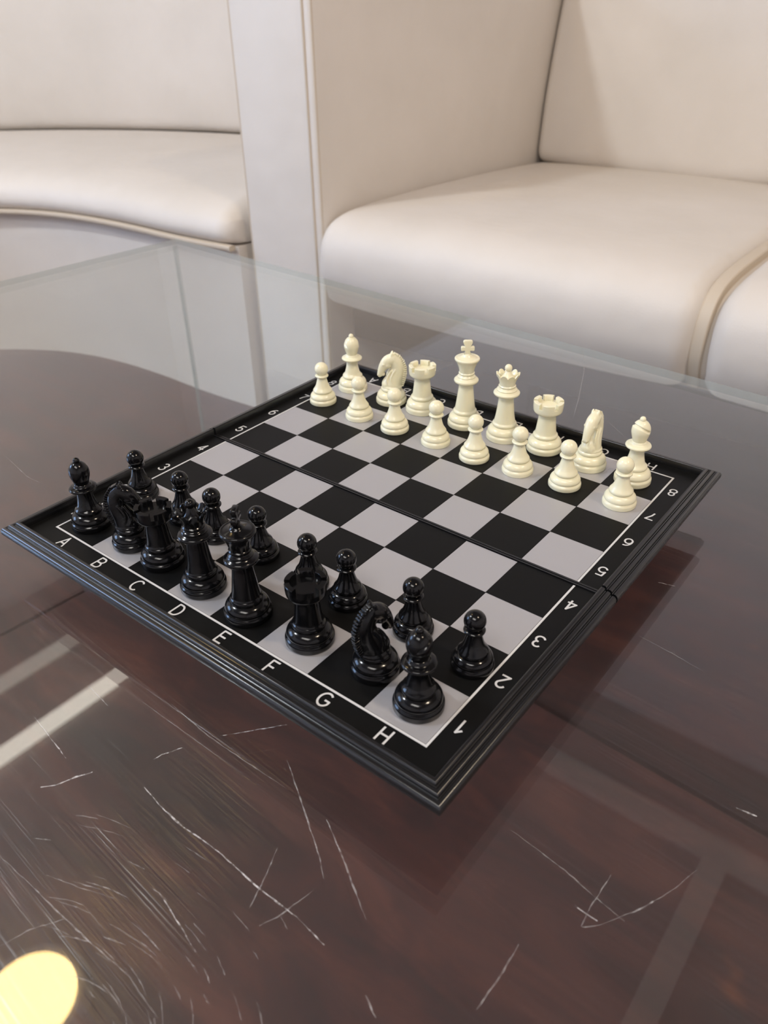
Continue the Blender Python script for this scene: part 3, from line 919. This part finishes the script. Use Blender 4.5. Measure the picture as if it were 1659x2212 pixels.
def make_king(mat):
    t = empty('chess_king'); R = 11.3
    part('base', piece_base(R), mat, t)
    part('stem', piece_shoulder(R, [(6.6, 12.8), (6.1, 16), (5.5, 21), (4.9, 26), (4.7, 30.0)]), mat, t)
    part('collar', [(4.6, 29.6), (6.0, 30.0), (7.6, 31.0), (8.0, 32.0), (7.7, 32.8), (6.5, 33.5), (5.8, 34.1), (5.9, 34.7), (5.3, 35.4), (4.8, 36.0), (5.2, 36.6), (5.2, 37.2), (4.7, 37.7)], mat, t)
    part('crown', [(4.6, 37.3), (4.9, 39.0), (5.6, 41.5), (6.7, 44.0), (7.8, 45.7), (8.15, 46.4), (8.0, 47.1), (7.4, 47.5), (6.6, 47.4), (6.3, 47.45), (4.8, 47.9), (3.6, 48.4), (2.6, 49.4), (1.5, 50.0)], mat, t)
    # flared cross, flat plate 2.6 mm thick
    out = [(-2.7, 48.8), (-1.45, 51.6), (-1.75, 52.1), (-3.0, 52.0), (-3.9, 51.9), (-4.3, 52.4), (-4.3, 54.3), (-3.9, 54.8), (-2.8, 54.8), (-1.9, 54.6), (-2.1, 55.4), (-2.7, 56.6), (-3.0, 57.6), (-2.8, 58.5), (-2.0, 58.9)]
    out = out + [(-x, z) for x, z in reversed(out)]
    me = bpy.data.meshes.new('cross')
    bm = bmesh.new()
    for_y = 1.25
    a = [bm.verts.new((x * .001, -for_y * .001, z * .001)) for x, z in out]
    fc = bm.faces.new(a)
    r = bmesh.ops.extrude_face_region(bm, geom=[fc])
    vs_ = [g for g in r['geom'] if isinstance(g, bmesh.types.BMVert)]
    bmesh.ops.translate(bm, verts=vs_, vec=(0, 2 * for_y * .001, 0))
    bmesh.ops.recalc_face_normals(bm, faces=bm.faces)
    eds = [e for e in bm.edges if abs(e.verts[0].co.y - e.verts[1].co.y) < 1e-6]
    bmesh.ops.bevel(bm, geom=eds, offset=0.0004, segments=3, profile=0.5, affect='EDGES')
    bm.to_mesh(me); bm.free()
    me.materials.append(mat)
    me.shade_smooth()
    o = bpy.data.objects.new('cross', me); C.objects.link(o); o.parent = t
    return t

def remeshed(name, bm, voxel, mat, parent, smooth_it=3):
    me = bpy.data.meshes.new(name + '_raw'); bm.to_mesh(me); bm.free()
    o = bpy.data.objects.new(name + '_raw', me); C.objects.link(o)
    m = o.modifiers.new('r', 'REMESH'); m.mode = 'VOXEL'; m.voxel_size = voxel
    s = o.modifiers.new('s', 'SMOOTH'); s.iterations = smooth_it; s.factor = 0.5
    dg = bpy.context.evaluated_depsgraph_get()
    me2 = bpy.data.meshes.new_from_object(o.evaluated_get(dg))
    bpy.data.objects.remove(o)
    me2.name = name
    me2.materials.clear(); me2.materials.append(mat); me2.shade_smooth()
    r = bpy.data.objects.new(name, me2); C.objects.link(r)
    if parent: r.parent = parent
    return r

def knight_parts(mat, t, cache={}):
    if 'head' in cache:
        for nm in ('horse_head', 'mane'):
            me = cache[nm if nm != 'horse_head' else 'head'].copy(); me.materials.clear(); me.materials.append(mat)
            o = bpy.data.objects.new(nm, me); C.objects.link(o); o.parent = t
        return
    k = 0.001
    def blob(bm, c, r, rot=0.0):
        """ellipsoid; centre (x,y,z), radii (along,lateral,up), rotated about y"""
        m_ = Matrix.Translation(Vector(c) * k) @ Matrix.Rotation(rot, 4, 'Y') @ Matrix.Diagonal((r[0] * k, r[1] * k, r[2] * k, 1))
        bmesh.ops.create_icosphere(bm, subdivisions=3, radius=1, matrix=m_)
    def chain(bm, pts, n):
        """pts: (x, z, r_in_plane, r_lateral)"""
        P = []
        for a in range(len(pts) - 1):
            p0 = pts[max(a - 1, 0)]; p1 = pts[a]; p2 = pts[a + 1]; p3 = pts[min(a + 2, len(pts) - 1)]
            for q in range(n):
                u = q / n
                P.append([0.5 * (2 * p1[i] + (p2[i] - p0[i]) * u + (2 * p0[i] - 5 * p1[i] + 4 * p2[i] - p3[i]) * u * u + (3 * p1[i] - p0[i] - 3 * p2[i] + p3[i]) * u ** 3) for i in range(4)])
        P.append(list(pts[-1]))
        for x, z, r, l in P: blob(bm, (x, 0, z), (r, l, r))
    bm = bmesh.new()
    # plinth where the neck meets the ring
    blob(bm, (-.6, 0, 11.8), (7.4, 6.8, 2.2))
    # neck: arches up and over to the poll
    chain(bm, [(-.8, 12.5, 6.6, 6.0), (-1.6, 16, 6.1, 5.2), (-3.4, 20.5, 5.2, 4.4), (-4.4, 25, 4.6, 3.9), (-3.6, 29, 4.4, 3.5), (-1.2, 31.8, 4.1, 3.2)], 5)
    # chest bulge under the jaw
    chain(bm, [(2.3, 13.2, 4.5, 5.0), (1.6, 15.6, 3.8, 4.3), (-.8, 18.5, 3.0, 3.8)], 4)
    # head: forehead, cheek, muzzle
    chain(bm, [(-1.2, 31.8, 4.1, 3.4), (2.2, 30.4, 4.0, 3.7), (5.0, 27.2, 3.3, 3.2), (6.8, 23.6, 2.6, 2.6), (7.7, 20.9, 2.1, 2.3)], 5)
    blob(bm, (2.6, 0, 28.0), (3.2, 3.8, 3.2))
    blob(bm, (5.6, 0, 20.9), (1.4, 1.9, 1.6), 0.2)
    blob(bm, (8.1, 0, 19.6), (1.3, 1.9, 1.1))
    for s in (-1, 1):
        blob(bm, (-.6, s * 1.9, 35.0), (1.1, .8, 2.2), -0.25)      # ears
        blob(bm, (5.2, s * 2.9, 28.6), (1.0, .8, .8))              # brow
        blob(bm, (9.2, s * 1.2, 20.6), (.7, .6, .8))               # nostril
        chain_pts = [(0.8, 22.0), (-.4, 18.5), (.6, 15.0)]
        for a in range(14):                                        # carved neck folds
            u = a / 13
            x = -1.6 + 3.0 * math.sin(u * 2.6); z = 24.5 - 10.5 * u
            blob(bm, (x - 1.2, s * (3.5 + 1.5 * u), z), (.8, .8, .9))
            blob(bm, (x + 1.7, s * (2.9 + 1.6 * u), z - .6), (.7, .8, .9))
    o = remeshed('horse_head', bm, 0.00036, mat, t, 3)
    cache['head'] = o.data
    # mane: comb of lobes along the crest
    bm = bmesh.new()
    crest = [(-7.6, 12.5), (-9.0, 16.5), (-9.9, 21), (-9.7, 25.5), (-8.3, 29.8), (-5.6, 33.4), (-2.2, 35.3)]
    P = []
    for a in range(len(crest) - 1):
        for q in range(3):
            u = q / 3; P.append((crest[a][0] * (1 - u) + crest[a + 1][0] * u, crest[a][1] * (1 - u) + crest[a + 1][1] * u))
    P.append(crest[-1])
    for i, (x, z) in enumerate(P):
        a = P[max(i - 1, 0)]; b = P[min(i + 1, len(P) - 1)]
        ang = math.atan2(b[1] - a[1], b[0] - a[0])
        L = 2.3
        m_ = Matrix.Translation(Vector((x + 1.2 * math.sin(ang), 0, z - 1.2 * math.cos(ang))) * k) @ Matrix.Rotation(-ang, 4, 'Y') @ Matrix.Diagonal((0.95 * k, 3.0 * k, 4.6 * k, 1))
        bmesh.ops.create_cube(bm, size=1.0, matrix=m_)
        m_ = Matrix.Translation(Vector((x + 1.9 * math.sin(ang), 0, z - 1.9 * math.cos(ang))) * k) @ Matrix.Rotation(-ang, 4, 'Y') @ Matrix.Diagonal((2.4 * k, 2.1 * k, 2.0 * k, 1))
        bmesh.ops.create_cube(bm, size=1.0, matrix=m_)
    o = remeshed('mane', bm, 0.0002, mat, t, 1)
    cache['mane'] = o.data

def make_knight(mat):
    t = empty('chess_knight'); R = 10.8
    part('base', piece_base(R), mat, t)
    part('ring', piece_shoulder(R, [(6.6, 11.9), (5.0, 12.2)]), mat, t)
    knight_parts(mat, t)
    return t

MAKE = dict(pawn=make_pawn, rook=make_rook, knight=make_knight, bishop=make_bishop, queen=make_queen, king=make_king)
D38 = math.radians(38)
PIECES = [
 # colour, kind, x, y, rotation, label
 ('b', 'bishop', -0.1113, -0.1110, 2.3, 'black bishop in the corner square above the letter A, at the left tip'),
 ('b', 'knight', -0.0781, -0.1082, D38, 'black knight in side view above the letter B, toothed mane to the left'),
 ('b', 'rook', -0.0526, -0.1088, 0.3, 'black rook above the letter C, between the side-on knight and the black queen'),
 ('b', 'queen', -0.0195, -0.1104, 0.2, 'black queen with a pointed crown and ball, above the letter D'),
 ('b', 'king', 0.0128, -0.1112, math.radians(122), 'tallest black piece, the king with its cross edge-on, above the letter E'),
 ('b', 'rook', 0.0479, -0.1068, 0.75, 'black rook above the letter F with a pawn showing right behind its turret'),
 ('b', 'knight', 0.0828, -0.1035, math.radians(76), 'black knight above the letter G, narrow view, beside the nearest bishop'),
 ('b', 'bishop', 0.1097, -0.1091, 1.0, 'black bishop on the nearest corner square above the letter H'),
 ('b', 'pawn', -0.1136, -0.0752, 0, 'black pawn beside the left rim, behind the corner bishop and side-on knight'),
 ('b', 'pawn', -0.0745, -0.0756, 0, 'black pawn second from left, showing behind the rook above the letter C'),
 ('b', 'pawn', -0.0473, -0.0770, 0, 'black pawn third from the left, its base tucked behind the black queen'),
 ('b', 'pawn', -0.0157, -0.0749, 0, 'black pawn fourth from the left, just behind the black king'),
 ('b', 'pawn', 0.0210, -0.0776, 0, 'black pawn standing directly behind the near turret of the F rook'),
 ('b', 'pawn', 0.0442, -0.0761, 0, 'black pawn between the F rook and the right-hand black knight'),
 ('b', 'pawn', 0.0813, -0.0743, 0, 'black pawn directly behind the nearest black bishop'),
 ('b', 'pawn', 0.1146, -0.0766, 0, 'black pawn alone by the right border next to the number 2'),
 ('w', 'bishop', -0.1116, 0.1129, 2.6, 'cream bishop in the far left corner of the board'),
 ('w', 'knight', -0.0752, 0.1121, D38 + math.pi, 'cream knight in profile facing left, beside the far left bishop'),
 ('w', 'rook', -0.0495, 0.1135, 0.4, 'cream rook between the left cream knight and the cream king'),
 ('w', 'king', -0.0138, 0.1128, D38, 'cream king with its cross facing the viewer, tallest cream piece'),
 ('w', 'queen', 0.0168, 0.1124, 0, 'cream queen with a scalloped crown and ball, right of the cream king'),
 ('w', 'rook', 0.0456, 0.1138, 0.5, 'cream rook right of the cream queen'),
 ('w', 'knight', 0.0773, 0.1108, math.radians(268), 'cream knight facing the viewer, between the right-hand cream rook and bishop'),
 ('w', 'bishop', 0.1060, 0.1100, 4.2, 'cream bishop in the far right corner near the number 8'),
 ('w', 'pawn', -0.1139, 0.0826, 0, 'cream pawn at the left rim in front of the far left bishop'),
 ('w', 'pawn', -0.0774, 0.0790, 0, 'cream pawn second from the left, between the left bishop and the profile knight'),
 ('w', 'pawn', -0.0466, 0.0787, 0, 'cream pawn third from the left, in front of the profile knight'),
 ('w', 'pawn', -0.0140, 0.0795, 0, 'cream pawn fourth from the left, standing before the left foot of the king'),
 ('w', 'pawn', 0.0167, 0.0773, 0, 'cream pawn just right of the foot of the cream king'),
 ('w', 'pawn', 0.0463, 0.0794, 0, 'cream pawn in front of the gap between cream queen and right rook'),
 ('w', 'pawn', 0.0767, 0.0813, 0, 'cream pawn in front of the gap between right rook and right knight'),
 ('w', 'pawn', 0.1105, 0.0817, 0, 'cream pawn rightmost in its row, in front of the far right bishop'),
]
proto = {}
for col, kind, x, y, rz, label in PIECES:
    mat = M_black if col == 'b' else M_cream
    key = (col, kind)
    if key not in proto:
        o = MAKE[kind](mat); proto[key] = o
    else:
        src = proto[key]
        o = src.copy(); C.objects.link(o)
        for ch in list(src.children):
            c = ch.copy(); C.objects.link(c); c.parent = o
    o.location = (x, y, 0.00003)
    o.rotation_euler = (0, 0, rz)
    o['label'] = label
    o['category'] = 'chess piece'
    o['group'] = ('black' if col == 'b' else 'cream') + ' chess pieces on the board'
